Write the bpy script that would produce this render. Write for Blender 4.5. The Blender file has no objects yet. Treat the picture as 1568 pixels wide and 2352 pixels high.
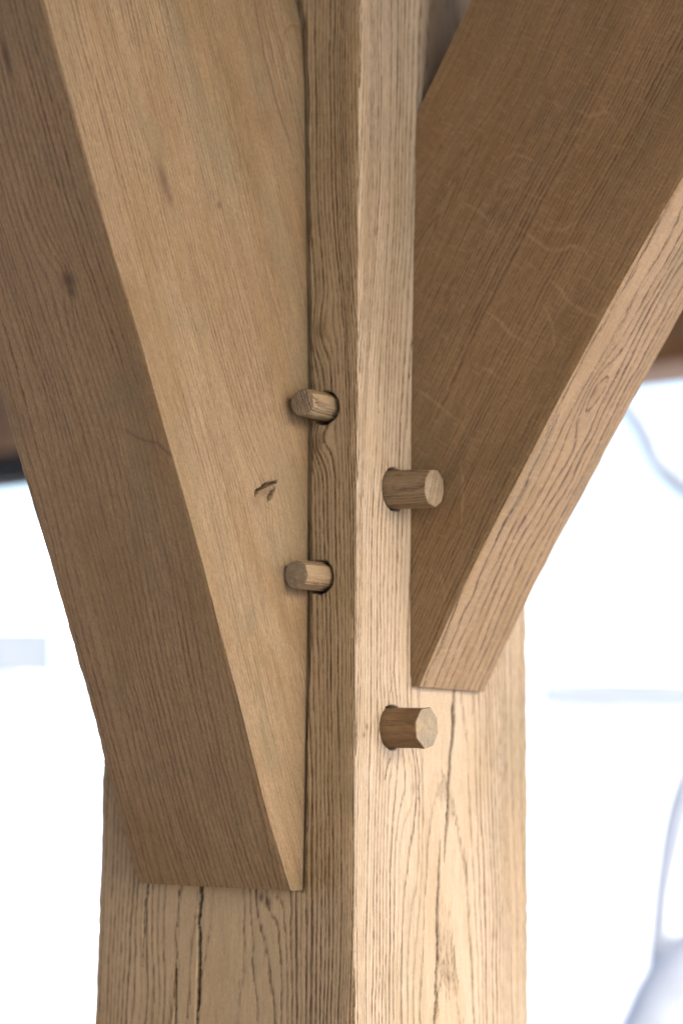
import bpy, math
import numpy as np
from mathutils import Vector, Matrix

# ------------------------------------------------------------------ frame of reference
# metres, Z up, ground at 0, camera eye 1.6 m up.  The post's near arris stands at O.
EYE = 1.6
ALPHA = 0.6208681                    # how far the post is turned
DIST = 1.13269                       # eye to post
O = np.array([0.00942, 0.0, EYE])
Ld = np.array([-math.cos(ALPHA), math.sin(ALPHA), 0.0])   # along the post's left face
Rd = np.array([math.sin(ALPHA), math.cos(ALPHA), 0.0])    # along the post's right face
Zd = np.array([0, 0, 1.0])
S = bpy.context.scene
COL = S.collection

# ------------------------------------------------------------------ camera
pitch, roll = 0.14009966, 0.00721368
fwd = Vector((0, math.cos(pitch), math.sin(pitch)))
up0 = Vector((0, -math.sin(pitch), math.cos(pitch)))
rt0 = Vector((1, 0, 0))
rt = rt0 * math.cos(roll) + up0 * math.sin(roll)
up = -rt0 * math.sin(roll) + up0 * math.cos(roll)
cam = bpy.data.cameras.new("camera")
camo = bpy.data.objects.new("camera", cam)
COL.objects.link(camo)
camo.matrix_world = Matrix(((rt.x, up.x, -fwd.x, 0), (rt.y, up.y, -fwd.y, -DIST),
                            (rt.z, up.z, -fwd.z, EYE), (0, 0, 0, 1)))
cam.sensor_fit = 'VERTICAL'
cam.sensor_height = 36.0
cam.sensor_width = 24.0
cam.lens = 4411.595 / 2352 * 36
cam.clip_start = 0.05
cam.clip_end = 2000
cam.dof.use_dof = True
cam.dof.focus_distance = 1.11
cam.dof.aperture_fstop = 4.2
S.camera = camo

# ------------------------------------------------------------------ sky, sun, exposure
SUN_AZ = math.radians(127)     # compass angle from +Y towards +X
SUN_EL = math.radians(34)
w = bpy.data.worlds.new("World")
S.world = w
w.use_nodes = True
nt = w.node_tree
nt.nodes.clear()
sky = nt.nodes.new('ShaderNodeTexSky')
sky.sky_type = 'NISHITA'
sky.sun_disc = False
sky.sun_elevation = SUN_EL
sky.sun_rotation = SUN_AZ
sky.air_density = 1.0
sky.dust_density = 4.0
sky.ozone_density = 1.0
bg = nt.nodes.new('ShaderNodeBackground')
bg.inputs[1].default_value = 0.14
wo = nt.nodes.new('ShaderNodeOutputWorld')
nt.links.new(sky.outputs[0], bg.inputs[0])
nt.links.new(bg.outputs[0], wo.inputs[0])

sl = bpy.data.lights.new("sun", 'SUN')
sl.energy = .72
sl.angle = math.radians(19)
sl.color = (1.0, 0.995, 0.985)
so = bpy.data.objects.new("sun", sl)
COL.objects.link(so)
sd = Vector((math.sin(SUN_AZ) * math.cos(SUN_EL), math.cos(SUN_AZ) * math.cos(SUN_EL), math.sin(SUN_EL)))
so.rotation_euler = sd.to_track_quat('Z', 'Y').to_euler()
so.location = (6, 0, 6)

S.view_settings.view_transform = 'Standard'
S.view_settings.look = 'None'
S.view_settings.gamma = 1.0
S.view_settings.use_curve_mapping = False
S.view_settings.exposure = 2.45
S.render.engine = 'CYCLES'
S.cycles.max_bounces = 8
S.cycles.diffuse_bounces = 5

# ------------------------------------------------------------------ numpy noise
def _h(ix, iy, iz, seed):
    n = (ix.astype(np.int64) * 374761393 + iy.astype(np.int64) * 668265263 +
         iz.astype(np.int64) * 2147483647 + seed * 974634777) & 0xffffffff
    n = ((n ^ (n >> 13)) * 1274126177) & 0xffffffff
    n = ((n ^ (n >> 16)) * 2246822519) & 0xffffffff
    return ((n ^ (n >> 15)) & 0xffffff) / float(0xffffff)

def noise(x, y, z, seed=0):
    """value noise, -1..1"""
    x, y, z = np.broadcast_arrays(np.asarray(x, float), np.asarray(y, float), np.asarray(z, float))
    ix, iy, iz = np.floor(x), np.floor(y), np.floor(z)
    fx, fy, fz = x - ix, y - iy, z - iz
    fx = fx * fx * fx * (fx * (fx * 6 - 15) + 10)
    fy = fy * fy * fy * (fy * (fy * 6 - 15) + 10)
    fz = fz * fz * fz * (fz * (fz * 6 - 15) + 10)
    r = 0
    for dx in (0, 1):
        for dy in (0, 1):
            for dz in (0, 1):
                wgt = (fx if dx else 1 - fx) * (fy if dy else 1 - fy) * (fz if dz else 1 - fz)
                r = r + wgt * _h(ix + dx, iy + dy, iz + dz, seed)
    return r * 2 - 1

def sstep(a, b, x):
    t = np.clip((x - a) / (b - a), 0, 1)
    return t * t * (3 - 2 * t)

def seg_dist(px, py, pts, widths=None):
    """distance to a polyline and the local half width there"""
    best = np.full(px.shape, 9.0)
    hw = np.zeros(px.shape)
    for i in range(len(pts) - 1):
        ax, ay = pts[i]
        bx, by = pts[i + 1]
        t = np.clip(((px - ax) * (bx - ax) + (py - ay) * (by - ay)) / ((bx - ax) ** 2 + (by - ay) ** 2), 0, 1)
        d = np.hypot(px - ax - t * (bx - ax), py - ay - t * (by - ay))
        m = d < best
        best = np.where(m, d, best)
        if widths is not None:
            hw = np.where(m, widths[i] * (1 - t) + widths[i + 1] * t, hw)
    return best, hw

# ------------------------------------------------------------------ objects
def tag(o, label=None, cat=None, group=None, kind=None):
    if label: o['label'] = label
    if cat: o['category'] = cat
    if group: o['group'] = group
    if kind: o['kind'] = kind
    return o

def make(name, verts, faces, mat, parent=None, attrs=None, smooth=False, mats=None, fmat=None):
    if attrs and 'thin' not in attrs:
        attrs = dict(attrs, thin=np.ones(len(verts)), fig=np.ones(len(verts)), tone=np.zeros(len(verts)))
    me = bpy.data.meshes.new(name)
    verts = np.asarray(verts, dtype=np.float32)
    if isinstance(faces, np.ndarray):
        me.vertices.add(len(verts))
        me.vertices.foreach_set('co', verts.ravel())
        nf = len(faces)
        me.loops.add(nf * 4)
        me.loops.foreach_set('vertex_index', faces.astype(np.int32).ravel())
        me.polygons.add(nf)
        me.polygons.foreach_set('loop_start', np.arange(0, nf * 4, 4, dtype=np.int32))
        me.polygons.foreach_set('loop_total', np.full(nf, 4, dtype=np.int32))
        me.update(calc_edges=True)
    else:
        me.from_pydata([tuple(map(float, v)) for v in verts], [], faces)
    for k, v in (attrs or {}).items():
        v = np.asarray(v, dtype=np.float32)
        if v.ndim == 1:
            a = me.attributes.new(k, 'FLOAT', 'POINT')
            a.data.foreach_set('value', v)
        else:
            a = me.attributes.new(k, 'FLOAT_VECTOR', 'POINT')
            a.data.foreach_set('vector', v.ravel())
    me.materials.append(mat)
    for m in (mats or []):
        me.materials.append(m)
    if smooth:
        me.polygons.foreach_set('use_smooth', np.ones(len(me.polygons), dtype=bool))
    me.validate()
    o = bpy.data.objects.new(name, me)
    COL.objects.link(o)
    o.parent = parent
    return o

def empty(name, loc):
    o = bpy.data.objects.new(name, None)
    o.location = loc
    COL.objects.link(o)
    return o

def surf_grad(ring, V, closed=True):
    """rings per metre along the surface, for a lofted grid of points"""
    dk = np.roll(V, -1, 1) - np.roll(V, 1, 1); rk = np.roll(ring, -1, 1) - np.roll(ring, 1, 1)
    ds = np.gradient(V, axis=0) * 2; rs = np.gradient(ring, axis=0) * 2
    gk = rk / np.maximum(np.linalg.norm(dk, axis=2), 1e-5); gs = rs / np.maximum(np.linalg.norm(ds, axis=2), 1e-5)
    g = np.hypot(gk, gs)
    for ax in (0, 1):
        for _ in range(6):
            g = (g + np.roll(g, 1, ax) + np.roll(g, -1, ax)) / 3
    return g

def loft_faces(S_, K, closed=True):
    i = np.arange(S_ - 1)[:, None]
    k = np.arange(K if closed else K - 1)[None, :]
    k2 = (k + 1) % K
    a = i * K + k
    b = i * K + k2
    return np.stack([a, b, b + K, a + K], -1).reshape(-1, 4)

def box_mesh(c, ax, ay, az, hx, hy, hz, bevel=0.004):
    """a box with a rounded-off arris, returned as verts / faces"""
    v, f = [], []
    import itertools
    def P(x, y, z):
        v.append(c + ax * x + ay * y + az * z)
        return len(v) - 1
    b = bevel
    idx = {}
    for sx, sy, sz in itertools.product((-1, 1), repeat=3):
        idx[sx, sy, sz, 0] = P(sx * hx, sy * (hy - b), sz * (hz - b))
        idx[sx, sy, sz, 1] = P(sx * (hx - b), sy * hy, sz * (hz - b))
        idx[sx, sy, sz, 2] = P(sx * (hx - b), sy * (hy - b), sz * hz)
    for a in range(3):
        for s in (-1, 1):
            q = []
            for (u, t) in ((-1, -1), (1, -1), (1, 1), (-1, 1)):
                k = [0, 0, 0]; k[a] = s; k[(a + 1) % 3] = u * s; k[(a + 2) % 3] = t
                q.append(idx[k[0], k[1], k[2], a])
            f.append(q)
    for a in range(3):
        b1, b2 = (a + 1) % 3, (a + 2) % 3
        for s1, s2 in itertools.product((-1, 1), repeat=2):
            k0 = [0, 0, 0]; k0[b1] = s1; k0[b2] = s2; k1 = list(k0); k0[a] = -1; k1[a] = 1
            f.append([idx[(*k0, b1)], idx[(*k1, b1)], idx[(*k1, b2)], idx[(*k0, b2)]])
    for s in itertools.product((-1, 1), repeat=3):
        f.append([idx[(*s, 0)], idx[(*s, 1)], idx[(*s, 2)]])
    return np.array(v), f

# ------------------------------------------------------------------ node helper
class N:
    def __init__(s, name):
        s.m = bpy.data.materials.new(name)
        s.m.use_nodes = True
        s.t = s.m.node_tree
        s.t.nodes.clear()
        s.out = s.t.nodes.new('ShaderNodeOutputMaterial')
        s.p = s.t.nodes.new('ShaderNodeBsdfPrincipled')
        s.t.links.new(s.p.outputs[0], s.out.inputs[0])
    def set(s, sock, v):
        if hasattr(v, 'links'): s.t.links.new(v, sock)
        else: sock.default_value = v
    def math(s, op, a, b=0.0, c=None, clamp=False):
        n = s.t.nodes.new('ShaderNodeMath'); n.operation = op; n.use_clamp = clamp
        s.set(n.inputs[0], a); s.set(n.inputs[1], b)
        if c is not None: s.set(n.inputs[2], c)
        return n.outputs[0]
    def attr(s, name, vec=False):
        n = s.t.nodes.new('ShaderNodeAttribute'); n.attribute_name = name
        return n.outputs['Vector'] if vec else n.outputs['Fac']
    def vmul(s, v, k):
        n = s.t.nodes.new('ShaderNodeVectorMath'); n.operation = 'MULTIPLY'
        s.set(n.inputs[0], v); n.inputs[1].default_value = k
        return n.outputs[0]
    def vadd(s, v, k):
        n = s.t.nodes.new('ShaderNodeVectorMath'); n.operation = 'ADD'
        s.set(n.inputs[0], v); s.set(n.inputs[1], k)
        return n.outputs[0]
    def noise(s, v, scale=1.0, detail=2.0, rough=0.5, dist=0.0):
        n = s.t.nodes.new('ShaderNodeTexNoise')
        s.set(n.inputs['Vector'], v); n.inputs['Scale'].default_value = scale
        n.inputs['Detail'].default_value = detail; n.inputs['Roughness'].default_value = rough
        n.inputs['Distortion'].default_value = dist
        return n.outputs['Fac']
    def white1(s, v):
        n = s.t.nodes.new('ShaderNodeTexWhiteNoise'); n.noise_dimensions = '1D'
        s.set(n.inputs['W'], v)
        return n.outputs['Value']
    def ramp(s, v, pts, interp='EASE'):
        n = s.t.nodes.new('ShaderNodeValToRGB'); n.color_ramp.interpolation = interp
        s.set(n.inputs[0], v)
        e = n.color_ramp.elements
        while len(e) < len(pts): e.new(0.5)
        for i, (p, c) in enumerate(pts):
            e[i].position = p
            e[i].color = (c, c, c, 1) if not isinstance(c, tuple) else (*c, 1)
        return n.outputs[0]
    def maprange(s, v, a, b, c=0.0, d=1.0, smooth=True):
        n = s.t.nodes.new('ShaderNodeMapRange')
        n.interpolation_type = 'SMOOTHSTEP' if smooth else 'LINEAR'
        s.set(n.inputs[0], v)
        for i, x in enumerate((a, b, c, d)): n.inputs[i + 1].default_value = x
        return n.outputs[0]
    def mix(s, f, a, b, mode='MIX'):
        n = s.t.nodes.new('ShaderNodeMix'); n.data_type = 'RGBA'; n.blend_type = mode
        s.set(n.inputs[0], f)
        s.set(n.inputs[6], a if hasattr(a, 'links') else (*a, 1))
        s.set(n.inputs[7], b if hasattr(b, 'links') else (*b, 1))
        return n.outputs[2]
    def bump(s, h, dist, strength=1.0, nrm=None):
        n = s.t.nodes.new('ShaderNodeBump')
        n.inputs['Strength'].default_value = strength
        n.inputs['Distance'].default_value = dist
        s.set(n.inputs['Height'], h)
        if nrm is not None: s.t.links.new(nrm, n.inputs['Normal'])
        return n.outputs[0]

def oak(name, light, dark, contrast=0.7, blot=((.30, .20, .09), .35), tint=((.20, .19, .13), .25),
        relief=0.0003, band=(0.05, 0.20, 0.48), rays=0.0, jitter=0.09, rough=0.68, pores=0.6, mott=0.26, fuzz=1.6):
    """oak: 'ring' = annual rings, 'gp' = position along the grain (z), 'hole'/'knot' = marks"""
    n = N(name)
    gp = n.attr('gp', True)
    ring = n.attr('ring')
    j = n.noise(n.vmul(gp, (110, 110, 14)), 1, 3, .6)
    j2 = n.noise(n.vmul(gp, (950, 950, 75)), 1, 2, .6)
    r1 = n.math('ADD', ring, n.math('MULTIPLY', n.math('SUBTRACT', j, .5), jitter * 5))
    r1 = n.math('ADD', r1, n.math('MULTIPLY', n.math('SUBTRACT', j2, .5), jitter * 6.5))
    ring_id = n.math('ADD', r1, 1000.0)
    idn = n.math('FLOOR', ring_id)
    f = n.math('FRACT', ring_id)
    rnd = n.white1(idn)
    f = n.math('DIVIDE', f, n.attr('thin'), clamp=True)
    e = n.ramp(f, [(0.0, 0.10), (band[0], 1.0), (band[1], 0.80), (band[2], 0.15), (1.0, 0.0)])
    e = n.math('MULTIPLY', e, n.maprange(rnd, 0, 1, 0.35, 1.2, False))
    # earlywood vessels: short dark dashes along the grain
    pr = n.noise(n.vmul(gp, (1250, 1250, 120)), 1, 2, .7)
    dash = n.maprange(pr, .42, .58)
    e2 = n.math('MULTIPLY', e, n.math('ADD', 1 - pores, n.math('MULTIPLY', dash, pores * 1.7)))
    e2 = n.math('MINIMUM', e2, 1.0)
    sl_ = n.noise(n.vmul(gp, (14, 14, 5)), 1, 2, .5)
    e2 = n.math('MULTIPLY', e2, n.maprange(sl_, .3, .7, .6, 1.2))
    e2 = n.math('MULTIPLY', e2, n.attr('fig'))
    col = n.mix(n.math('MULTIPLY', e2, contrast, clamp=True), light, dark)
    # warm stains and greyish bloom
    b1 = n.noise(n.vmul(gp, (16, 16, 5.5)), 1, 5, .65, .6)
    col = n.mix(n.math('MULTIPLY', n.maprange(b1, .44, .66), blot[1]), col, blot[0])
    b2 = n.noise(n.vadd(n.vmul(gp, (22, 22, 9)), (7.3, 2.1, 5.5)), 1, 5, .65, .5)
    col = n.mix(n.math('MULTIPLY', n.maprange(b2, .48, .70), tint[1]), col, tint[0])
    # fine fibre, short stroke and sawn fuzz
    fb = n.noise(n.vmul(gp, (1500, 1500, 130)), 1, 3, .7)
    fb2 = n.noise(n.vmul(gp, (330, 330, 26)), 1, 4, .65)
    fz = n.noise(n.vmul(gp, (900, 900, 520)), 1, 2, .7)
    k = n.math('ADD', n.math('MULTIPLY', n.math('SUBTRACT', fb, .5), mott * 2.6),
               n.math('MULTIPLY', n.math('SUBTRACT', fb2, .5), mott * 1.8))
    k = n.math('ADD', k, n.math('MULTIPLY', n.math('SUBTRACT', fz, .5), mott * fuzz))
    k = n.math('ADD', k, 1.0)
    kc = n.t.nodes.new('ShaderNodeCombineColor')
    for i in range(3): n.set(kc.inputs[i], k)
    col = n.mix(1.0, col, kc.outputs[0], 'MULTIPLY')
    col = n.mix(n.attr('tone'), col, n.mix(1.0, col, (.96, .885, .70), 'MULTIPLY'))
    if rays:
        fl = n.maprange(n.noise(n.vmul(gp, (120, 95, 560)), 1, 3, .65, .3), .50, .70)
        ln = n.math('MAXIMUM', n.attr('fleck'), n.math('MULTIPLY', fl, .42))
        col = n.mix(n.math('MULTIPLY', ln, rays), col, tuple(min(1, c * 1.5) for c in light))
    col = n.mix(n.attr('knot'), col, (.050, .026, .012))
    col = n.mix(n.attr('hole'), col, (.016, .011, .007))
    n.set(n.p.inputs['Base Color'], col)
    n.set(n.p.inputs['Roughness'], rough)
    n.set(n.p.inputs['Specular IOR Level'], .22)
    h = n.math('ADD', n.math('MULTIPLY', e2, -1.0), n.math('MULTIPLY', fb, .8))
    h = n.math('ADD', h, n.math('MULTIPLY', fz, .8))
    n.set(n.p.inputs['Normal'], n.bump(h, relief, 1.0))
    return n.m

def plain(name, col, rough=.7, var=.15, scale=3.0, bump=0.0):
    n = N(name)
    tc = n.t.nodes.new('ShaderNodeTexCoord')
    f = n.noise(tc.outputs['Object'], scale, 5, .6)
    c = n.mix(f, tuple(x * (1 - var) for x in col), tuple(min(1, x * (1 + var)) for x in col))
    n.set(n.p.inputs['Base Color'], c)
    n.set(n.p.inputs['Roughness'], rough)
    if bump: n.set(n.p.inputs['Normal'], n.bump(f, bump))
    return n.m

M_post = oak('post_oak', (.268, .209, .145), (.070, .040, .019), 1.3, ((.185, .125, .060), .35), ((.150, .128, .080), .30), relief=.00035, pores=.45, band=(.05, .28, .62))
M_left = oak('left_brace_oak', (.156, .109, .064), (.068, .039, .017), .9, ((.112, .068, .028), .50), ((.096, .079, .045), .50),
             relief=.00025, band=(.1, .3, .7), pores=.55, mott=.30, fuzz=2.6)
M_right = oak('right_brace_oak', (.172, .116, .066), (.045, .022, .010), 1.05, ((.118, .070, .026), .4), ((.075, .060, .030), .35),
              relief=.0003, rays=.55, mott=.26, fuzz=2.0)
M_peg = oak('peg_oak', (.16, .112, .064), (.040, .022, .010), 1.15, relief=.0003, pores=.5)
M_peg_dark = oak('dark_peg_oak', (.105, .060, .030), (.052, .026, .012), .6, relief=.0003, pores=.5)
M_beam = oak('beam_oak', (.13, .066, .028), (.07, .03, .014), .6)
M_deck = plain('deck_boards', (.26, .17, .10), .8, .25, 6, .002)
M_added_floor = plain('added_floor_boards', (.24, .15, .085), .75, .25, 6, .002)
M_black = plain('black_paint', (.004, .004, .004), .9, .2, 5)
M_snow = plain('snow', (.80, .82, .85), .8, .04, 1.5, .02)
M_bark = plain('bark', (.165, .185, .22), .9, .3, 14, .01)
M_stone = plain('grey_render', (.135, .155, .175), .9, .15, 2)
M_eave_shade = plain('eave_shade_tone', (.055, .068, .09), .6, .2, 2)
M_white = plain('white_render', (.72, .74, .76), .9, .05, 2)

# ================================================================== LARGE STRUCTURE
def W3(l, r, z):
    """post frame -> world"""
    l, r, z = np.broadcast_arrays(l, r, z)
    return O + l[..., None] * Ld + r[..., None] * Rd + z[..., None] * Zd

# ---- seams where the braces meet the post
SLz = np.array([-.0633, -.0262, .0251, .0771, .1165, .2371, .3337, .4327, .4735, .4921, .52]); SLv = np.array([.0381, .0375, .0372, .0372, .0373, .0385, .0410, .0429, .0461, .0512, .060])
SRz = np.array([.059, .1061, .2151, .3516, .4364]); SRv = np.array([.0590, .0588, .0589, .0619, .0652])

# ---- pegs: centre on the face (u, z), length, drop, radius, hole radius, hole offset
PEGS = {
    'ul': dict(face='L', u=.0259, z=.2265, ln=.0210, dz=-.0008, rad=.0088, hr=.0102, off=(-.0012, -.0010)),
    'll': dict(face='L', u=.0280, z=.1227, ln=.0228, dz=-.0008, rad=.0090, hr=.0102, off=(-.0006, -.0004)),
    'ur': dict(face='R', u=.0401, z=.1783, ln=.0288, dz=-.0015, rad=.0124, hr=.0132, off=(-.0006, .0003)),
    'lr': dict(face='R', u=.0381, z=.0332, ln=.0249, dz=-.0005, rad=.0126, hr=.0131, off=(-.0004, .0000)),
}

def refine(lo, hi, base, spots):
    """coordinates from lo to hi with step base, finer in the spots (a, b, step)"""
    x = [lo]
    while x[-1] < hi:
        st = base
        for a, b, s in spots:
            if a <= x[-1] <= b: st = min(st, s)
        x.append(min(x[-1] + st, hi))
    return np.array(x)

def build_post():
    wd, rho = .2, .0016
    ul = refine(rho, wd - rho, .0011, [(.010, .048, .0006), (.112, .119, .0005), (.158, .164, .0005), (0, .006, .0006)])
    ur = refine(rho, wd - rho, .0010, [(.023, .058, .0006), (.085, .110, .0005), (.058, .062, .0006), (0, .006, .0006), (.19, .2, .0007)])
    arc = np.linspace(0, math.pi / 2, 6)[1:-1]
    pts, nrm, face, U = [], [], [], []
    for u in ul: pts.append((u, 0)); nrm.append((0, -1)); face.append(0); U.append(u)
    for a in arc:
        pts.append((wd - rho + rho * math.sin(a), rho - rho * math.cos(a))); nrm.append((math.sin(a), -math.cos(a))); face.append(9); U.append(0)
    for u in np.linspace(rho, wd - rho, 24): pts.append((wd, u)); nrm.append((1, 0)); face.append(9); U.append(u)
    for a in arc:
        pts.append((wd - rho + rho * math.cos(a), wd - rho + rho * math.sin(a))); nrm.append((math.cos(a), math.sin(a))); face.append(9); U.append(0)
    for u in np.linspace(wd - rho, rho, 24): pts.append((u, wd)); nrm.append((0, 1)); face.append(9); U.append(u)
    for a in arc:
        pts.append((rho - rho * math.sin(a), wd - rho + rho * math.cos(a))); nrm.append((-math.sin(a), math.cos(a))); face.append(9); U.append(0)
    for u in ur[::-1]: pts.append((0, u)); nrm.append((-1, 0)); face.append(1); U.append(u)
    for a in arc:
        pts.append((rho - rho * math.cos(a), rho - rho * math.sin(a))); nrm.append((-math.cos(a), -math.sin(a))); face.append(9); U.append(0)
    pts = np.array(pts); nrm = np.array(nrm); face = np.array(face); U = np.array(U)
    zz = np.concatenate([np.linspace(-EYE, -.26, 60)[:-1],
                         refine(-.26, .56, .0013, [(.016, .050, .0007), (.110, .138, .0007), (.164, .196, .0007), (.214, .242, .0007)]),
                         np.linspace(.56, .80, 14)[1:]])
    Z = np.repeat(zz[:, None], len(pts), 1)
    l = np.repeat(pts[None, :, 0], len(zz), 0).copy(); r = np.repeat(pts[None, :, 1], len(zz), 0).copy()
    nl = nrm[None, :, 0]; nr = nrm[None, :, 1]
    # slight taper and bow of the outer arrises, as hewn
    zc = np.clip(Z, -.4, .6)
    l *= 1 + .007 * np.clip((-zc - .03) / .11, 0, 1.2) * sstep(.12, .2, l)
    r *= 1 + (.0015 * np.clip((zc + .03) / .1, -1, 1)) * sstep(.12, .2, r)
    F = face[None, :]; UU = U[None, :] + Z * 0
    d = noise(l * 18, r * 18, Z * 4, 3) * .0005 + noise(l * 120, r * 120, Z * 20, 4) * .00012
    ed = np.minimum(np.minimum(np.hypot(l, r), np.hypot(l - wd, r)), np.hypot(l, r - wd))
    d += -sstep(.006, .0, ed) * (.0004 + .0005 * np.clip(noise(l * 0, r * 0, Z * 45, 8), 0, 1) + .0004 * noise(0, 0, Z * 160, 9))
    hole = np.zeros_like(d); knot = np.zeros_like(d)
    for p in PEGS.values():
        fid = 0 if p['face'] == 'L' else 1
        m = F == fid
        ang = np.arctan2(Z - p['z'], UU - p['u'])
        hr = p['hr'] + .0004 * noise(ang * 3, p['z'] * 90, 0, 5)
        q = np.hypot(UU - p['u'] - p['off'][0], Z - p['z'] - p['off'][1])
        ins = sstep(hr + .0003, hr - .0004, q) * m
        d -= ins * .011
        hole = np.maximum(hole, ins)
    # drying checks
    def crack(fid, path, ws, depth=.014):
        nonlocal d, hole
        m = F == fid
        wob = .0005 * noise(Z * 130, fid, 0, 21) + .0003 * noise(Z * 420, fid, 0, 22)
        q, hw = seg_dist(UU + wob, Z, path, ws)
        hw = hw * (1 + .35 * noise(Z * 90, 5, fid, 23))
        hw = hw * (1.3 if fid == 0 else 1.05)
        g = sstep(1.0, .35, q / np.maximum(hw, 1e-5)) * m
        gc = sstep(1.05, .75, q / np.maximum(hw, 1e-5)) * m
        d -= g * np.minimum(depth, hw * 9)
        hole = np.maximum(hole, gc * (1.0 if fid == 0 else .72))
    crack(1, [(.1070, .0600), (.1060, .0395), (.1050, .0275), (.1026, .0195), (.1026, .0105), (.1003, -.0053), (.0988, -.0201), (.0982, -.0244), (.0963, -.0400), (.0953, -.0490)],
          [.0017, .0019, .0015, .0013, .0017, .0013, .0017, .0012, .0009, .0003])
    crack(1, [(.0914, -.0347), (.0899, -.0489), (.0887, -.0656), (.0880, -.0822), (.0882, -.0988), (.0870, -.1128), (.0861, -.1291), (.0851, -.1449), (.087, -.3), (.089, -.9)],
          [.0003, .0009, .0013, .0012, .0015, .0011, .0012, .0010, .001, .0006])
    crack(1, [(.0361, .0146), (.0339, .0107), (.0319, .0060), (.0303, .0022)], [.0006, .0005, .0006, .0002], .004)
    crack(1, [(.0384, .0662), (.0372, .0566), (.0347, .0536), (.0347, .0464)], [.0002, .0004, .0004, .0005], .003)
    crack(1, [(.0688, .0044), (.0679, -.0053), (.0667, -.0121)], [.0003, .0005, .0002], .003)
    crack(0, [(.1146, -.050), (.1149, -.0649), (.1151, -.0735), (.1155, -.0804), (.1155, -.0862)], [.0016, .0017, .0015, .0013, .0003])
    crack(0, [(.1172, -.0805), (.1162, -.0885), (.1157, -.0976), (.1157, -.1136), (.1159, -.1285), (.1164, -.1353), (.1173, -.1399), (.1164, -.1458), (.117, -.35), (.113, -.9)],
          [.0003, .0010, .0014, .0014, .0012, .0011, .0006, .0013, .001, .0005])
    crack(0, [(.1580, -.055), (.1584, -.0665), (.1597, -.0753), (.1601, -.0848), (.1606, -.0989), (.1610, -.1152)], [.0006, .0007, .0006, .0005, .0004, .0002], .006)
    crack(0, [(.1340, -.1136), (.1341, -.1263), (.1332, -.1470), (.133, -.2)], [.0002, .0004, .0006, .0002], .004)
    # housings the braces are let into
    sl_ = np.interp(Z, SLz, SLv) + .0004 * noise(Z * 60, 1, 1, 31)
    gw = .0036 + .0005 * noise(Z * 25, 3, 1, 32) - .0018 * sstep(.10, .0, Z)
    notch = .0016 * np.exp(-((Z - .3395) / .0035) ** 2) + .0008 * np.exp(-((Z - .40) / .004) ** 2)
    g = (F == 0) * sstep(-.0004, .0004, UU - (sl_ - gw + notch * 0)) * sstep(.004, .003, UU - sl_)
    g *= sstep(-.066, -.060, Z) * sstep(.53, .5, Z)
    d -= g * .0016
    hole = np.maximum(hole, g * (.34 + .5 * sstep(-.0010, -.0003, UU - sl_)))
    sr_ = np.interp(Z, SRz, SRv)
    g = (F == 1) * sstep(-.0013, -.0005, UU - sr_) * sstep(.003, .002, UU - sr_) * sstep(.063, .068, Z) * sstep(.445, .438, Z)
    d -= g * .0015
    hole = np.maximum(hole, g * .3)
    # small knots
    for (fid, ku, kz, kr, a) in ((1, .0108, .0329, .0013, .7), (1, .0076, .0281, .0012, .8), (1, .0233, .0313, .0012, .4), (1, .0243, .0116, .0024, .3),
                                 (0, .0684, -.0682, .0020, .8), (0, .0633, -.0714, .0022, .85), (0, .0561, -.0677, .0012, .6), (0, .0289, .2050, .0038, .45), (0, .0310, .2010, .0026, .5),
                                 (0, .0287, .2740, .0045, .40), (0, .0345, .264, .0018, .5), (1, .0610, -.003, .0025, .35), (1, .172, .012, .002, .35), (0, .031, .212, .010, .16), (0, .030, .13, .008, .12)):
        q = np.hypot(UU - ku, (Z - kz) / 1.4) / kr
        knot = np.maximum(knot, (F == fid) * a * np.exp(-q ** 2.5))
    # dark brown tone fading in on the post above the right brace
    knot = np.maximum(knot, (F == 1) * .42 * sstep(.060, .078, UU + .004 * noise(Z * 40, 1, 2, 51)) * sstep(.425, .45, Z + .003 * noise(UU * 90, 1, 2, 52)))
    # annual rings about a pith inside the post
    cl = .102 + .006 * noise(Z * 2.2, 1, 1, 41); cr = .104 + .006 * noise(Z * 2.0, 2, 2, 42)
    dl, dr = l - cl, r - cr
    rad = np.hypot(dl, dr)
    rad = rad + .0034 * noise(l * 14, r * 14, Z * 5, 43) + .0010 * noise(l * 45, r * 45, Z * 14, 44) + .00030 * noise(l * 150, r * 150, Z * 45, 45)
    for (kl, kr_, kz, K, rh, rz_) in ((0, .0600, .0000, .0050, .014, .026), (0, .040, .034, .0022, .017, .020), (0, .066, -.040, .0030, .012, .035),
                                      (.0289, 0, .2065, .0050, .009, .014), (.0287, 0, .275, .0040, .009, .02),
                                      (.0640, 0, -.067, .0035, .010, .016), (.145, 0, -.135, .0030, .020, .04),):
        rad = rad + K * np.exp(-((l - kl) ** 2 + (r - kr_) ** 2) / rh ** 2 - ((Z - kz) / rz_) ** 2)
    ring = (rad + .020 * Z) / .00205 + 1.4 * noise(rad * 90, 0, 0, 46)
    l = l + nl * d; r = r + nr * d
    gp = np.stack([l, r, Z + .3], -1).reshape(-1, 3)
    V = W3(l, r, Z)
    thin = np.clip(surf_grad(ring, V) / 300., .10, 1)
    V = V.reshape(-1, 3)
    Kn = len(pts)
    f = loft_faces(len(zz), Kn)[:, ::-1]
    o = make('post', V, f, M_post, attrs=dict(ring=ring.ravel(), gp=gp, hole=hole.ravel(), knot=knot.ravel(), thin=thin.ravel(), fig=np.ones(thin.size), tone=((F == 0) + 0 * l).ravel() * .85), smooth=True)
    return o

post = build_post()
tag(post, 'upright square oak post with a long drying crack, two braces joined to it', 'post')

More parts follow.
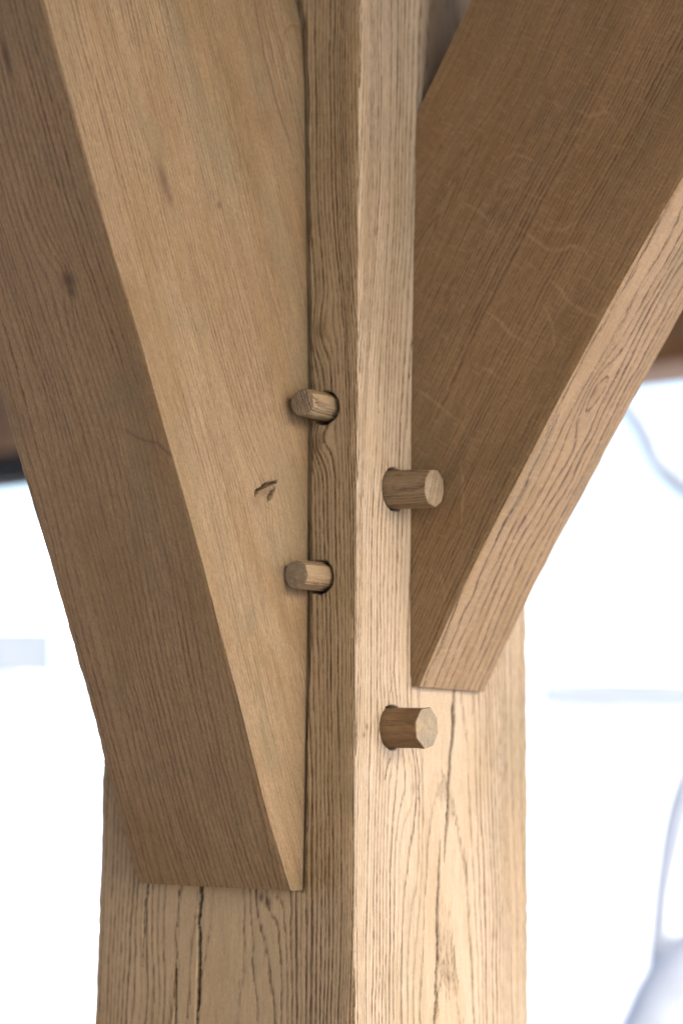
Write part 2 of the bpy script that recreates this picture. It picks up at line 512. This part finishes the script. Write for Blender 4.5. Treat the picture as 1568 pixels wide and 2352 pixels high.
RAYS = [[(.088, .3382), (.0945, .3334), (.1042, .3304), (.1121, .332), (.1177, .3347)],
        [(.0715, .3395), (.0847, .3292), (.0945, .321), (.1026, .3182), (.1122, .3196), (.1216, .3152), (.124, .3098)],
        [(.0978, .3008), (.1058, .2931), (.1122, .2835), (.1216, .2765), (.1317, .2725)],
        [(.0914, .2879), (.0963, .28), (.0995, .2709), (.1008, .2592)],
        [(.002, .2441), (.0116, .2393), (.0221, .2292), (.0324, .2222), (.0393, .2142)],
        [(.0358, .3607), (.0462, .3528), (.0548, .3453)], [(.0359, .1956), (.0367, .1854), (.0375, .1738), (.0358, .1566)],
        [(.0206, .1274), (.0232, .1201), (.0249, .11)], [(.0536, .2874), (.0637, .2786), (.0704, .2704), (.0818, .2631)],
        [(.060, .380), (.072, .385), (.086, .378)], [(.115, .405), (.124, .398), (.135, .400), (.142, .392)], [(.045, .255), (.056, .250), (.064, .243)]]

def build_brace(side, mat, name):
    """side L: outward n = -r, seam coordinate u = l.   side R: outward n = -l, u = r"""
    if side == 'L':
        U = [(.0108, -.0628), (.0161, -.0539), (.0246, -.0381), (.0345, -.0190), (.0497, .0150), (.0622, .0442), (.0759, .0725), (.0885, .1010), (.1051, .1378), (.1222, .1740),
             (.1296, .1892), (.1375, .2060), (.1458, .2240), (.1539, .2416), (.1640, .2620), (.1731, .2800), (.1845, .3040), (.2000, .3400), (.2165, .3760), (.2310, .4102)]
        phi, z0, depth, thick = math.atan(.4625), -.0630, .250, .1160
        SZ, SV, pith, rw, tip = SLz, SLv, (.34, -.16), .0021, .0108
    else:
        U = [(.0057, .0586), (.0180, .0825), (.0365, .1166), (.0587, .1535), (.0819, .1900), (.1070, .2310), (.1212, .2530), (.1355, .2755), (.1482, .2950), (.1617, .3150), (.1857, .3490)]
        phi, z0, depth, thick = math.atan(.6237), .0588, .2003, .0745
        SZ, SV, pith, rw, tip = SRz, SRv, (.150, .058), .0025, .0074
    sp, cp = math.sin(phi), math.cos(phi)
    U = np.array(U)
    wU = U[:, 0] * sp + U[:, 1] * cp
    qU = U[:, 1] * sp - U[:, 0] * cp
    # smooth the underside line
    wEnd = (.815 + 0) / cp - .02
    step = .0011
    w0 = wU[0]
    nvis = int((.50 - w0) / step)
    ws = np.concatenate([np.linspace(w0, .50, nvis), np.linspace(.50, wEnd, 40)[1:]])
    ww = np.concatenate([wU, [.6, wEnd + .1]]); qq = np.concatenate([qU, [qU[-1], qU[-1]]])
    kern = np.exp(-(np.arange(-30, 31) / 14.0) ** 2); kern /= kern.sum()
    fine = np.linspace(w0, wEnd, 1200)
    qf = np.interp(fine, ww, qq)
    qs = np.convolve(np.pad(qf, 30, mode='edge'), kern, mode='valid')
    bl = sstep(w0, w0 + .04, fine)
    qf = qf * (1 - bl) + qs * bl
    qu = np.interp(ws, fine, qf)
    nb = -.003
    wT0 = z0 * cp + nb * sp
    wt = wT0 + (wEnd - wT0) * (ws - w0) / (wEnd - w0)
    qt = np.minimum((wt * sp - nb) / cp, qU[0] + depth)
    Un = ws * sp - qu * cp; Uz = ws * cp + qu * sp
    Tn = wt * sp - qt * cp; Tz = wt * cp + qt * sp
    # cross section: near side (under -> back), back, far side, underside; u across the thickness
    rho = .0012
    A = np.concatenate([[0, .002, .004, .007, .012, .02], np.linspace(.03, 1, 250)])
    B = np.linspace(0, 1, 90)
    sec = []   # (a: 0 under .. 1 back, b: 0 near .. 1 far, edge rounding code)
    for a in A: sec.append((a, 0, 0))
    for b in np.linspace(0, 1, 10)[1:]: sec.append((1, b, 2))
    for a in A[::-1][1::6]: sec.append((a, 1, 3))
    if sec[-1][0] > 0: sec.append((0, 1, 3))
    for b in B[::-1][1:-1]: sec.append((0, b, 1))
    sec = np.array(sec)
    a, b, c = sec.T
    n = Un[:, None] * (1 - a) + Tn[:, None] * a
    z = Uz[:, None] * (1 - a) + Tz[:, None] * a
    seam = np.interp(z, SZ, SV)
    if side == 'L': th = thick + np.interp(z, [-.065, -.044, -.02, .2, .3], [.0030, .0018, .0003, -.0010, -.0025])
    else: th = np.interp(z, [.058, .075, .112, .16, .19, .30], [.0768, .079, .0800, .0800, .0808, .0818])
    u = seam + b * th
    dn = noise(n * 12, z * 12, u * 12, 61) * .0004 + noise(n * 90, z * 90, u * 90, 62) * .00008
    nn = np.zeros_like(n); nz = np.zeros_like(n); nu = np.zeros_like(n)
    m0 = (c == 0); m1 = (c == 1); m3 = (c == 3)
    nu[:, m0] = -1; nu[:, m3] = 1
    nn[:, m1] = cp; nz[:, m1] = -sp
    # arris: knocked back, a little ragged
    wloc0 = n * sp + z * cp
    for (ea, eb) in ((0, 0), (0, 1)):
        de = np.hypot((a - ea) * np.maximum(np.hypot(Tn - Un, Tz - Uz), .003)[:, None], (b - eb) * thick)
        amt = (.0006 + .0003 * noise(wloc0 * 14, eb, 3, 64) + .0002 * noise(wloc0 * 180, eb, 4, 65) + .0018 * np.clip(noise(wloc0 * 75, eb, 9, 66) - .66, 0, 1) + .0012 * np.clip(noise(wloc0 * 260, eb, 8, 67) - .7, 0, 1))
        kx = sstep(.0035, 0, de) * amt
        n -= kx * cp * .7; z += kx * sp * .7; u += kx * (1 if eb == 0 else -1) * .7
    dd = dn.copy()
    hole = np.zeros_like(n); knot = np.zeros_like(n); fleck = np.zeros_like(n)
    M0 = np.broadcast_to(m0[None, :], n.shape); M1 = np.broadcast_to(m1[None, :], n.shape)
    if side == 'L':
        q, hw = seg_dist(n, z, [(.0507, .1664), (.0505, .1677), (.0482, .1694), (.0437, .1722), (.0372, .1753), (.0298, .1777)],
                         [.0003, .0010, .0009, .0008, .0008, .0003])
        g = sstep(1.15, .5, q / hw) * M0
        q2, hw2 = seg_dist(n, z, [(.0312, .1739), (.0330, .1714), (.0350, .1688), (.0382, .1662)], [.0003, .0006, .0019, .0012])
        g2 = sstep(1.15, .5, q2 / hw2) * M0
        # the pocket inside the split knot sits a little lower, its upper lip sharp
        ax_ = (n - .0400) * -.880 + (z - .1715) * .475; ay_ = (n - .0400) * .475 + (z - .1715) * .880
        lens = sstep(1.1, .6, np.hypot(ax_ / .0120, (ay_ - .0002) / .0036)) * M0
        dd -= g * .005 + g2 * .003 + lens * .0009
        hole = np.maximum(hole, np.maximum(g, g2 * .7))
        knot = np.maximum(knot, .38 * lens)
        for kn_, kz_, kr, am, el in ((.0509, .1625, .0038, .30, 1), (.1339, .3359, .0036, .72, 3.4), (.1300, .3290, .0030, .6, 3.0), (.0842, .3341, .0021, .7, 1.2), (.0329, .2662, .0010, .45, 1),
                                     (.0924, .2251, .0013, .35, 1), (.060, .240, .0008, .3, 1)):
            aw = (n - kn_) * sp + (z - kz_) * cp; aq = (z - kz_) * sp - (n - kn_) * cp
            knot = np.maximum(knot, M0 * am * np.exp(-((aw / (kr * el)) ** 2 + (aq / kr) ** 2) ** 1.2))
        for path, ws_, am in (([(.0464, .4747), (.0433, .4587), (.0386, .4409), (.0341, .4277), (.028, .4153), (.0219, .4034), (.0139, .3903), (.0086, .3833)],
                               [.0006, .0008, .0009, .0010, .0009, .0008, .0005, .0002], .8),
                              ([(.0206, .4448), (.0173, .4633), (.0103, .4706), (.0029, .472), (-.0012, .4666)], [.0003, .0006, .0008, .0007, .0006], .45)):
            q3, hw3 = seg_dist(n + .0006 * noise(z * 120, 4, 4, 83), z, path, ws_)
            g3 = sstep(1.5, .3, q3 / hw3) * M0
            dd -= g3 * .0012 * am
            knot = np.maximum(knot, am * g3)
        for ku, kz_, kr, am, el in ((.0766, .2752, .0044, .95, 1.1), (.0772, .2700, .0030, .8, 1.2), (.0783, .389, .0022, .9, 5), (.060, .1905, .0012, .3, 1), (.120, .243, .0015, .45, 7), (.140, .205, .0012, .4, 7),
                                    (.100, .155, .0012, .3, 8)):
            knot = np.maximum(knot, M1 * am * np.exp(-(((u - ku) / kr) ** 2 + ((z - kz_) / (kr * el)) ** 2) ** 1.3))
        qk, hk = seg_dist(u, z, [(.0660, .1960), (.0600, .1915), (.0538, .1889), (.0460, .1870), (.0395, .1800)], [.0006, .0009, .0008, .0009, .0013])
        knot = np.maximum(knot, .55 * sstep(1.6, .2, qk / hk) * M1)
    else:
        for ku, kz_, kr, am, el in ((.0923, .2356, .0034, .35, 1), (.0923, .2356, .0013, .6, 1), (.105, .275, .0015, .3, 4)):
            knot = np.maximum(knot, M1 * am * np.exp(-(((u - ku) / kr) ** 2 + ((z - kz_) / (kr * el)) ** 2) ** 1.3))
        for ray in RAYS:
            wq = np.array([.0006] + [.0015] * (len(ray) - 2) + [.0007])
            q, hw = seg_dist(n + .0006 * noise(z * 260, 1, 1, 77), z + .0006 * noise(n * 260, 2, 2, 78), ray, wq)
            fleck = np.maximum(fleck, M0 * sstep(1.4, .0, q / hw) * (.62 + .38 * noise(n * 420, z * 420, 0, 79)))
        for kn_, kz_, kr, am in ((.018, .40, .001, .7), (.0335, .392, .0022, .25), (.065, .345, .005, .2)):
            knot = np.maximum(knot, M0 * am * np.exp(-((n - kn_) ** 2 + (z - kz_) ** 2) / kr ** 2))
    # grain: measured along / across the timber
    wl = n * sp + z * cp
    ql = z * sp - n * cp - np.interp(wl, fine, qf) * .75
    du, dq = u - pith[1], ql - pith[0]
    rad = np.hypot(du, dq)
    rad = rad + (.0035 if side == 'L' else .0034) * noise(u * 20, ql * 20, wl * 5, 71) + .0012 * noise(u * 50, ql * 50, wl * 15, 72) + .0003 * noise(u * 150, ql * 150, wl * 60, 73)
    if side == 'L':
        ks = [(.038, .041, .172, .006, .016, .024), (.0805, .1679, .2777, .005, .012, .020), (.041, .134, .3385, .003, .012, .04)]
        for ku, kn_, kz_, K, rh, rz_ in ks:
            aw = (n - kn_) * sp + (z - kz_) * cp; aq = (z - kz_) * sp - (n - kn_) * cp
            rad = rad + K * np.exp(-((u - ku) ** 2 + aq ** 2) / rh ** 2 - (aw / rz_) ** 2)
        rad = rad + .012 * np.exp(-((u - .075) / .04) ** 2 - ((z - .19) / .09) ** 2) * .5
    else:
        for ku, kn_, kz_, K, rh, rz_ in ((.0923, .1095, .2356, .0055, .010, .024), (.10, .07, .15, .003, .015, .04), (.11, .15, .29, .003, .012, .05)):
            aw = (n - kn_) * sp + (z - kz_) * cp; aq = (z - kz_) * sp - (n - kn_) * cp
            rad = rad + K * np.exp(-((u - ku) ** 2 + aq ** 2) / rh ** 2 - (aw / rz_) ** 2)
    ring = (rad + .012 * wl) / rw + 1.2 * noise(rad * 80, 0, 0, 74)
    n = n + nn * dd; z = z + nz * dd; u = u + nu * dd
    gp = np.stack([u, ql, wl + (1.3 if side == 'L' else 2.9)], -1).reshape(-1, 3)
    V = (W3(u, -n, z) if side == 'L' else W3(-n, u, z))
    thin = np.clip(surf_grad(ring, V) / (300. if side == 'L' else 230.), .12, 1)
    V = V.reshape(-1, 3)
    fig = np.where(M1, 1.0 if side == 'L' else 1.35, .8 if side == 'L' else .62)
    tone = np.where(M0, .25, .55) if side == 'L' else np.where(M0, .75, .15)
    K = len(sec)
    f = loft_faces(len(ws), K)
    if side == 'L': f = f[:, ::-1]
    # close both ends with strips of quads
    na = len(A)
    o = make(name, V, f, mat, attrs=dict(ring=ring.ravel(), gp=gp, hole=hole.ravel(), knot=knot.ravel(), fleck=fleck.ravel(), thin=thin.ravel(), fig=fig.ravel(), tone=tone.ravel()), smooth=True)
    me = o.data
    import bmesh
    bm = bmesh.new(); bm.from_mesh(me); bm.verts.ensure_lookup_table()
    for base in (0, (len(ws) - 1) * K):
        try: bm.faces.new([bm.verts[base + i] for i in range(K)])
        except ValueError: pass
    bmesh.ops.recalc_face_normals(bm, faces=bm.faces)
    for e in bm.edges:
        if len(e.link_faces) == 2 and e.calc_face_angle(0) > .7: e.smooth = False
    bm.to_mesh(me); bm.free()
    return o

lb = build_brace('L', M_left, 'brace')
tag(lb, 'wide oak brace rising to the left, its pale flat side marked by a split knot', 'brace')
rb = build_brace('R', M_right, 'brace')
tag(rb, 'narrower oak brace rising to the right, dark brown side and pale coarse-grained underside', 'brace')

# ---- timbers of the shelter overhead: two plates, the far beam, roof
def timber(name, c, axis, length, w_, h_, label, cat, mat=None, sag=0):
    ax = axis; ay = np.cross(Zd, ax)
    nseg = 60
    t = np.linspace(-length / 2, length / 2, nseg)
    sec = []
    b = .006
    for x, y in ((-1, -1), (1, -1), (1, 1), (-1, 1)):
        cx, cy = x * w_ / 2, y * h_ / 2
        if (x, y) in ((-1, -1), (1, 1)): e = [(cx, cy - y * b), (cx - x * b, cy)]
        else: e = [(cx - x * b, cy), (cx, cy - y * b)]
        if (x, y) == (1, 1): e = [(cx, cy - y * b), (cx - x * b, cy)]
        if (x, y) == (-1, 1): e = [(cx - x * b, cy), (cx, cy - y * b)]
        sec += e
    sec = np.array(sec)
    # add points along each side
    s2 = []
    for i in range(len(sec)):
        p, q = sec[i], sec[(i + 1) % len(sec)]
        k = 8 if np.hypot(*(q - p)) > .02 else 1
        for j in range(k): s2.append(p + (q - p) * j / k)
    s2 = np.array(s2)
    T = np.repeat(t[:, None], len(s2), 1)
    X = np.repeat(s2[None, :, 0], nseg, 0); Y = np.repeat(s2[None, :, 1], nseg, 0)
    dx = .0015 * noise(T * 2, X * 5, Y * 5, 81)
    V = c + T[..., None] * ax + (X + dx)[..., None] * ay + (Y + dx)[..., None] * Zd
    rad = np.hypot(X - .03, Y + .02) + .004 * noise(X * 14, Y * 14, T * 2, 82)
    gp = np.stack([X, Y, T], -1).reshape(-1, 3)
    K = len(s2)
    f = [tuple(q) for q in loft_faces(nseg, K).tolist()]
    f.append(tuple(range(K))[::-1]); f.append(tuple(range((nseg - 1) * K, nseg * K)))
    z0 = np.zeros(T.size)
    o = make(name, V.reshape(-1, 3), f, mat or M_beam, attrs=dict(ring=(rad / .003).ravel(), gp=gp, hole=z0, knot=z0))
    tag(o, label, cat)
    return o

nL, nR = -Rd, -Ld
ctr = O + Ld * .1 + Rd * .1
timber('plate', ctr + nL * .70 + Zd * (.80 + .13), nL, 1.80, .20, .26, 'oak roof plate above the wide left brace', 'beam')
timber('plate', O + Rd * .097 + nR * .95 + Zd * (.80 + .13), nR, 1.88, .15, .26, 'oak roof plate above the narrower right brace', 'beam')
FAR = O + Rd * 2.36 + Zd * 0
timber('far_beam', O + Rd * 2.46 + Ld * .3 + Zd * (.80 + .19), Ld, 6.6, .20, .38,
       'blurred orange-brown beam far behind the post, seen past both braces', 'beam')
v, f = box_mesh(O + Rd * 2.46 + Ld * 2.35 + Zd * (.80 - .036), Ld, Rd, Zd, 1.0, .05, .034)
bb = make('black_board', v, f, M_black)
tag(bb, 'black board under the far beam, out of focus at the left edge', 'board')

roof = empty('roof', tuple(O + Zd * 1.3))
tag(roof, 'boarded shelter roof over the oak frame', 'roof')
def roofbox(l0, l1, r0, r1, z0, z1, name, mat):
    c = O + Ld * (l0 + l1) / 2 + Rd * (r0 + r1) / 2 + Zd * (z0 + z1) / 2 - np.array(roof.location)
    v, f = box_mesh(c, Ld, Rd, Zd, abs(l1 - l0) / 2, abs(r1 - r0) / 2, (z1 - z0) / 2)
    return make(name, v, f, mat, roof)
roofbox(-2.45, 3.6, -3.4, 2.9, 1.36, 1.39, 'deck', M_deck)
for i in range(9):
    r0 = -3.2 + i * .7
    roofbox(-2.4, 3.5, r0, r0 + .09, 1.185, 1.357, 'rafter', M_beam)

# unseen, added: board wall cuts light on left faces, timber floor dulls the bounce
wall = empty('wall', tuple(O - Rd * 3.3 - Zd * EYE))  # added, unseen, dims the left faces
tag(wall, 'unseen board wall added behind the camera to dim the left faces', 'wall')
for i in range(24):
    v, f = box_mesh(Ld * (-1.0 + i * .2) + Zd * 1.4, Ld, Rd, Zd, .0975, .012 + .004 * (i % 2), 1.38, .003)
    make('board', v, f, M_deck, wall)  # boards of the added unseen wall
fl = roofbox(-1.9, 3.8, -3.6, 3.2, -EYE + .0, -EYE + .10, 'floor', M_added_floor)  # out of view, added to weaken and warm the snow bounce
fl.parent = None
fl.location = tuple(O + Zd * 1.3)
tag(fl, kind='structure')
# ---- the place around: snow, a low house, a bare tree
xs = np.concatenate([-np.geomspace(600, 12, 26), np.linspace(-11, 11, 60), np.geomspace(12, 600, 26)])
X, Y = np.meshgrid(xs, xs)
Zg = .05 * noise(X * .35, Y * .35, 0, 91) + .02 * noise(X * 1.3, Y * 1.3, 0, 92) + sstep(9, 60, np.hypot(X, Y)) * .4 * noise(X * .03, Y * .03, 0, 93)
Zg += 18 * sstep(70, 420, np.hypot(X, Y)) * (1 + .3 * noise(X * .006, Y * .006, 0, 94))
Zg -= .06
g = make('ground', np.stack([X, Y, Zg], -1).reshape(-1, 3), loft_faces(len(xs), len(xs), False), M_snow, smooth=True)
tag(g, kind='structure')

def tube(path, radii, K=12, seed=0):
    path = np.array(path, float); radii = np.array(radii, float)
    # resample smoothly
    t = np.linspace(0, len(path) - 1, (len(path) - 1) * 10 + 1)
    P = np.stack([np.interp(t, range(len(path)), path[:, i]) for i in range(3)], -1)
    kern = np.exp(-(np.arange(-6, 7) / 3.5) ** 2); kern /= kern.sum()
    P = np.stack([np.convolve(np.pad(P[:, i], 6, mode='reflect', reflect_type='odd'), kern, 'valid') for i in range(3)], -1)
    Rr = np.interp(t, range(len(path)), radii)
    T = np.gradient(P, axis=0); T /= np.linalg.norm(T, axis=1)[:, None]
    ref = np.array([0, 1, 0.1]); A_ = np.cross(T, ref); A_ /= np.linalg.norm(A_, axis=1)[:, None]; B_ = np.cross(T, A_)
    ang = np.linspace(0, 2 * np.pi, K, endpoint=False)
    rr = Rr[:, None] * (1 + .12 * noise(np.cos(ang)[None] * 1.5, np.sin(ang)[None] * 1.5, t[:, None] * .6, seed))
    V = P[:, None] + (rr * np.cos(ang))[..., None] * A_[:, None] + (rr * np.sin(ang))[..., None] * B_[:, None]
    f = [tuple(q) for q in loft_faces(len(P), K).tolist()]
    f.append(tuple(range(K))[::-1]); f.append(tuple(range((len(P) - 1) * K, len(P) * K)))
    return V.reshape(-1, 3), f

tree = empty('tree', (.74, 6.0, 0.0))
tag(tree, 'bare leaning tree standing in the snow at the right edge', 'tree')
TB = np.array(tree.location)
v, f = tube([(-.05, 0, -.1), (.12, 0, .30), (.367, 0, .705), (.437, 0, .86), (.54, 0, .98), (.78, 0, 1.20), (1.2, .1, 1.7), (1.45, .1, 2.4), (1.5, 0, 3.6)], [.15, .13, .115, .11, .11, .105, .09, .07, .04], 14, 1)
make('trunk', v, f, M_bark, tree, smooth=True)
for i, (pth, rd) in enumerate([
        ([(.42, 0, .84), (.417, 0, .99), (.437, 0, 1.22), (.49, 0, 1.458), (.53, 0, 1.60), (.70, 0, 2.0), (.85, 0, 2.5)], [.055, .045, .045, .055, .055, .03, .015]),
        ([(1.45, .1, 2.2), (.95, .1, 2.5), (.66, .1, 2.66), (.527, .1, 2.75), (.45, .1, 2.825), (.419, .1, 2.93), (.343, .1, 3.04), (.22, .1, 3.2)], [.06, .06, .055, .05, .040, .044, .04, .015]),
        ([(1.2, .1, 1.7), (1.5, -.2, 1.9), (1.9, -.3, 2.3)], [.05, .035, .02])]):
    v, f = tube(pth, rd, 10, 5 + i)
    make('branch', v, f, M_bark, tree, smooth=True)
tree2 = empty('tree', (-1.95, 6.2, 0.0))
tag(tree2, 'bare tree at the left edge with one thin twig reaching in', 'tree')
v, f = tube([(.0, 0, -.1), (-.03, 0, .8), (.02, 0, 1.6), (-.05, 0, 2.6), (-.02, 0, 3.8)], [.10, .085, .075, .06, .03], 12, 11)
make('trunk', v, f, M_bark, tree2, smooth=True)
for i, (pth, rd) in enumerate([([(.0, 0, 2.2), (.3, 0, 2.46), (.62, 0, 2.44), (.85, 0, 2.40), (1.05, 0, 2.44)], [.04, .032, .028, .024, .010]),
                               ([(-.03, 0, 2.0), (-.3, .1, 2.4), (-.5, .2, 3.0)], [.03, .02, .01])]):
    v, f = tube(pth, rd, 8, 15 + i)
    make('branch', v, f, M_bark, tree2, smooth=True)

def house(loc, L_, D_, h, name, label, rot=0):
    e = empty(name, loc)
    e.rotation_euler.z = rot
    tag(e, label, name)
    X_, Y_, Z_ = np.eye(3)
    v, f = box_mesh(np.array([0, D_ / 2, h / 2]), X_, Y_, Z_, L_ / 2, D_ / 2, h / 2, .01)
    make('wall', v, f, M_white, e)
    v, f = box_mesh(np.array([0, -.25, h + .02]), X_, Y_, Z_, L_ / 2 + .4, .05, .24 if L_ > 3 else .17, .01)
    make('fascia', v, f, M_stone, e)
    if L_ > 3:  # dark bluish panels stand in for the shaded wall under the eave
        for k in range(4):
            v, f = box_mesh(np.array([L_ / 2 - 1.0 - k * 2.0, -.012, h - .72]), X_, Y_, Z_, .8, .02, .20, .004)
            make('eave_shade', v, f, M_eave_shade, e)
    # pitched roof under snow
    hx = L_ / 2 + .4
    V = [(-hx, -.3, h + .25), (hx, -.3, h + .25), (hx, D_ / 2, h + 1.6), (-hx, D_ / 2, h + 1.6), (-hx, D_ + .3, h + .25), (hx, D_ + .3, h + .25),
         (-hx, -.3, h + .0), (hx, -.3, h + .0), (-hx, D_ + .3, h + .0), (hx, D_ + .3, h + .0)]
    V[6] = (-hx, -.19, h + .245); V[7] = (hx, -.19, h + .245)
    make('roof', V, [(0, 1, 2, 3), (3, 2, 5, 4), (0, 3, 4, 8, 6), (1, 7, 9, 5, 2), (4, 5, 9, 8), (8, 9, 7, 6), (0, 6, 7, 1)], M_snow, e)
    return e
house((-7.2, 18.0, -.1), 8.0, 5.0, 2.93, 'house', 'pale house with a grey eave far off at the left edge')
house((3.5, 22.0, -.1), 1.5, 2.0, 2.72, 'shed', 'small pale shed with a blue grey eave, far off right of the post')

# ================================================================== PEGS
def build_peg(key, label, mat, nside, rot, tipflat, cone=.93, dome=0.0, lighter=None):
    p = PEGS[key]
    face = p['face']
    nrm = nL if face == 'L' else nR
    uax = Ld if face == 'L' else Rd
    base = O + uax * p['u'] + Zd * p['z']
    tip = base + nrm * p['ln'] + Zd * p['dz']
    ax = (tip - base) / np.linalg.norm(tip - base)
    sx = uax - ax * (uax @ ax); sx /= np.linalg.norm(sx)
    sy = np.cross(ax, sx)
    if sy[2] < 0: sy = -sy
    ln = np.linalg.norm(tip - base)
    # faceted section with slightly eased corners
    K = 96
    th = np.linspace(0, 2 * np.pi, K, endpoint=False)
    rngp = np.array([math.sin(i * 12.9 + p['z'] * 700) for i in range(nside)])
    rr = np.full(K, 9.0)
    for i in range(nside):
        a0 = rot + 2 * np.pi * i / nside + .09 * rngp[i]
        apo = 1.0 + .03 * rngp[(i + 3) % nside]
        cc = np.cos(th - a0)
        rr = np.minimum(rr, np.where(cc > .2, apo / np.maximum(cc, .2), 9))
    rr = np.minimum(rr, 1.07)
    rr *= p['rad'] / rr.max()
    ts = np.concatenate([np.linspace(-.03, 0, 6)[:-1], np.linspace(0, ln - .0006, 24), [ln - .0002, ln]])
    sc = np.interp(ts, [-.03, 0, ln * .7, ln - .0006, ln - .0002, ln], [1, 1, .985, cone + .03, cone + .015, cone])
    T = np.repeat(ts[:, None], K, 1)
    Rm = rr[None] * sc[:, None] * (1 + .006 * noise(np.cos(th)[None] * 4, np.sin(th)[None] * 4, T * 300, 5))
    X = Rm * np.cos(th); Y = Rm * np.sin(th)
    nb_ = len(ts)
    # end grain disc: rings of vertices to the centre
    fr = np.array([.97, .85, .65, .45, .25, .08])
    Xe = fr[:, None] * X[-1]; Ye = fr[:, None] * Y[-1]
    Te = np.full(Xe.shape, ln) + (1 - fr[:, None] ** 2) * dome + .00012 * noise(Xe * 900, Ye * 900, 0, 7) 
    X = np.concatenate([X, Xe]); Y = np.concatenate([Y, Ye]); T = np.concatenate([T, Te])
    if tipflat is not None:      # the end is cut askew: slide by a plane
        kx, ky = tipflat
        sh = sstep(ln * .55, ln, T) * (kx * X + ky * Y)
        T = T + sh
    V = base + T[..., None] * ax + X[..., None] * sx + Y[..., None] * sy
    cx, cy = .035 + .004 * math.sin(rot * 7), -.012
    rad = np.hypot(X - cx, Y - cy)
    ring = rad / .0016 + .35 * noise(X * 300, Y * 300, T * 30, 9)
    gp = np.stack([X, Y, T + 5 + p['z']], -1)
    f = [tuple(q) for q in loft_faces(len(X), K).tolist()]
    f.append(tuple(range((len(X) - 1) * K, len(X) * K)))
    mt = [lighter] if lighter else None
    z0 = np.zeros(X.size)
    o = make('peg', V.reshape(-1, 3), f, mat, attrs=dict(ring=ring.ravel(), gp=gp.reshape(-1, 3), hole=z0, knot=z0), mats=mt)
    if lighter:
        for pl in o.data.polygons:
            if min(pl.vertices) >= (nb_ - 1) * K: pl.material_index = 1
    import bmesh
    bm = bmesh.new(); bm.from_mesh(o.data)
    bmesh.ops.recalc_face_normals(bm, faces=bm.faces)
    bm.to_mesh(o.data); bm.free()
    tag(o, label, 'peg', 'wooden pegs standing out of the post')
    return o

M_end = oak('end_grain', (.165, .138, .098), (.095, .072, .045), .8, relief=.0003, pores=.3, mott=.3)
M_end_dark = oak('dark_end_grain', (.170, .134, .088), (.100, .070, .042), .7, relief=.0004, pores=.2, mott=.45)
M_end_mid = oak('mid_end_grain', (.180, .136, .088), (.060, .040, .022), 1.1, relief=.0004, pores=.2, mott=.35)
build_peg('ul', 'upper of the two small pegs beside the left brace, striped whittled tip', M_peg, 7, .25, (.10, .0), .90, .0008, M_end_mid)
build_peg('ll', 'lower of the two small pegs beside the left brace, rough dark end', M_peg, 9, .1, None, .96, .0006, M_end_dark)
build_peg('ur', 'thick light brown peg sticking out over the dark side of the right brace', M_peg, 9, .3, (-.05, 0), .92, .0010, M_end_mid)
build_peg('lr', 'thick reddish brown peg below the right brace with a pale sawn end', M_peg_dark, 8, .2, None, .985, 0, M_end)
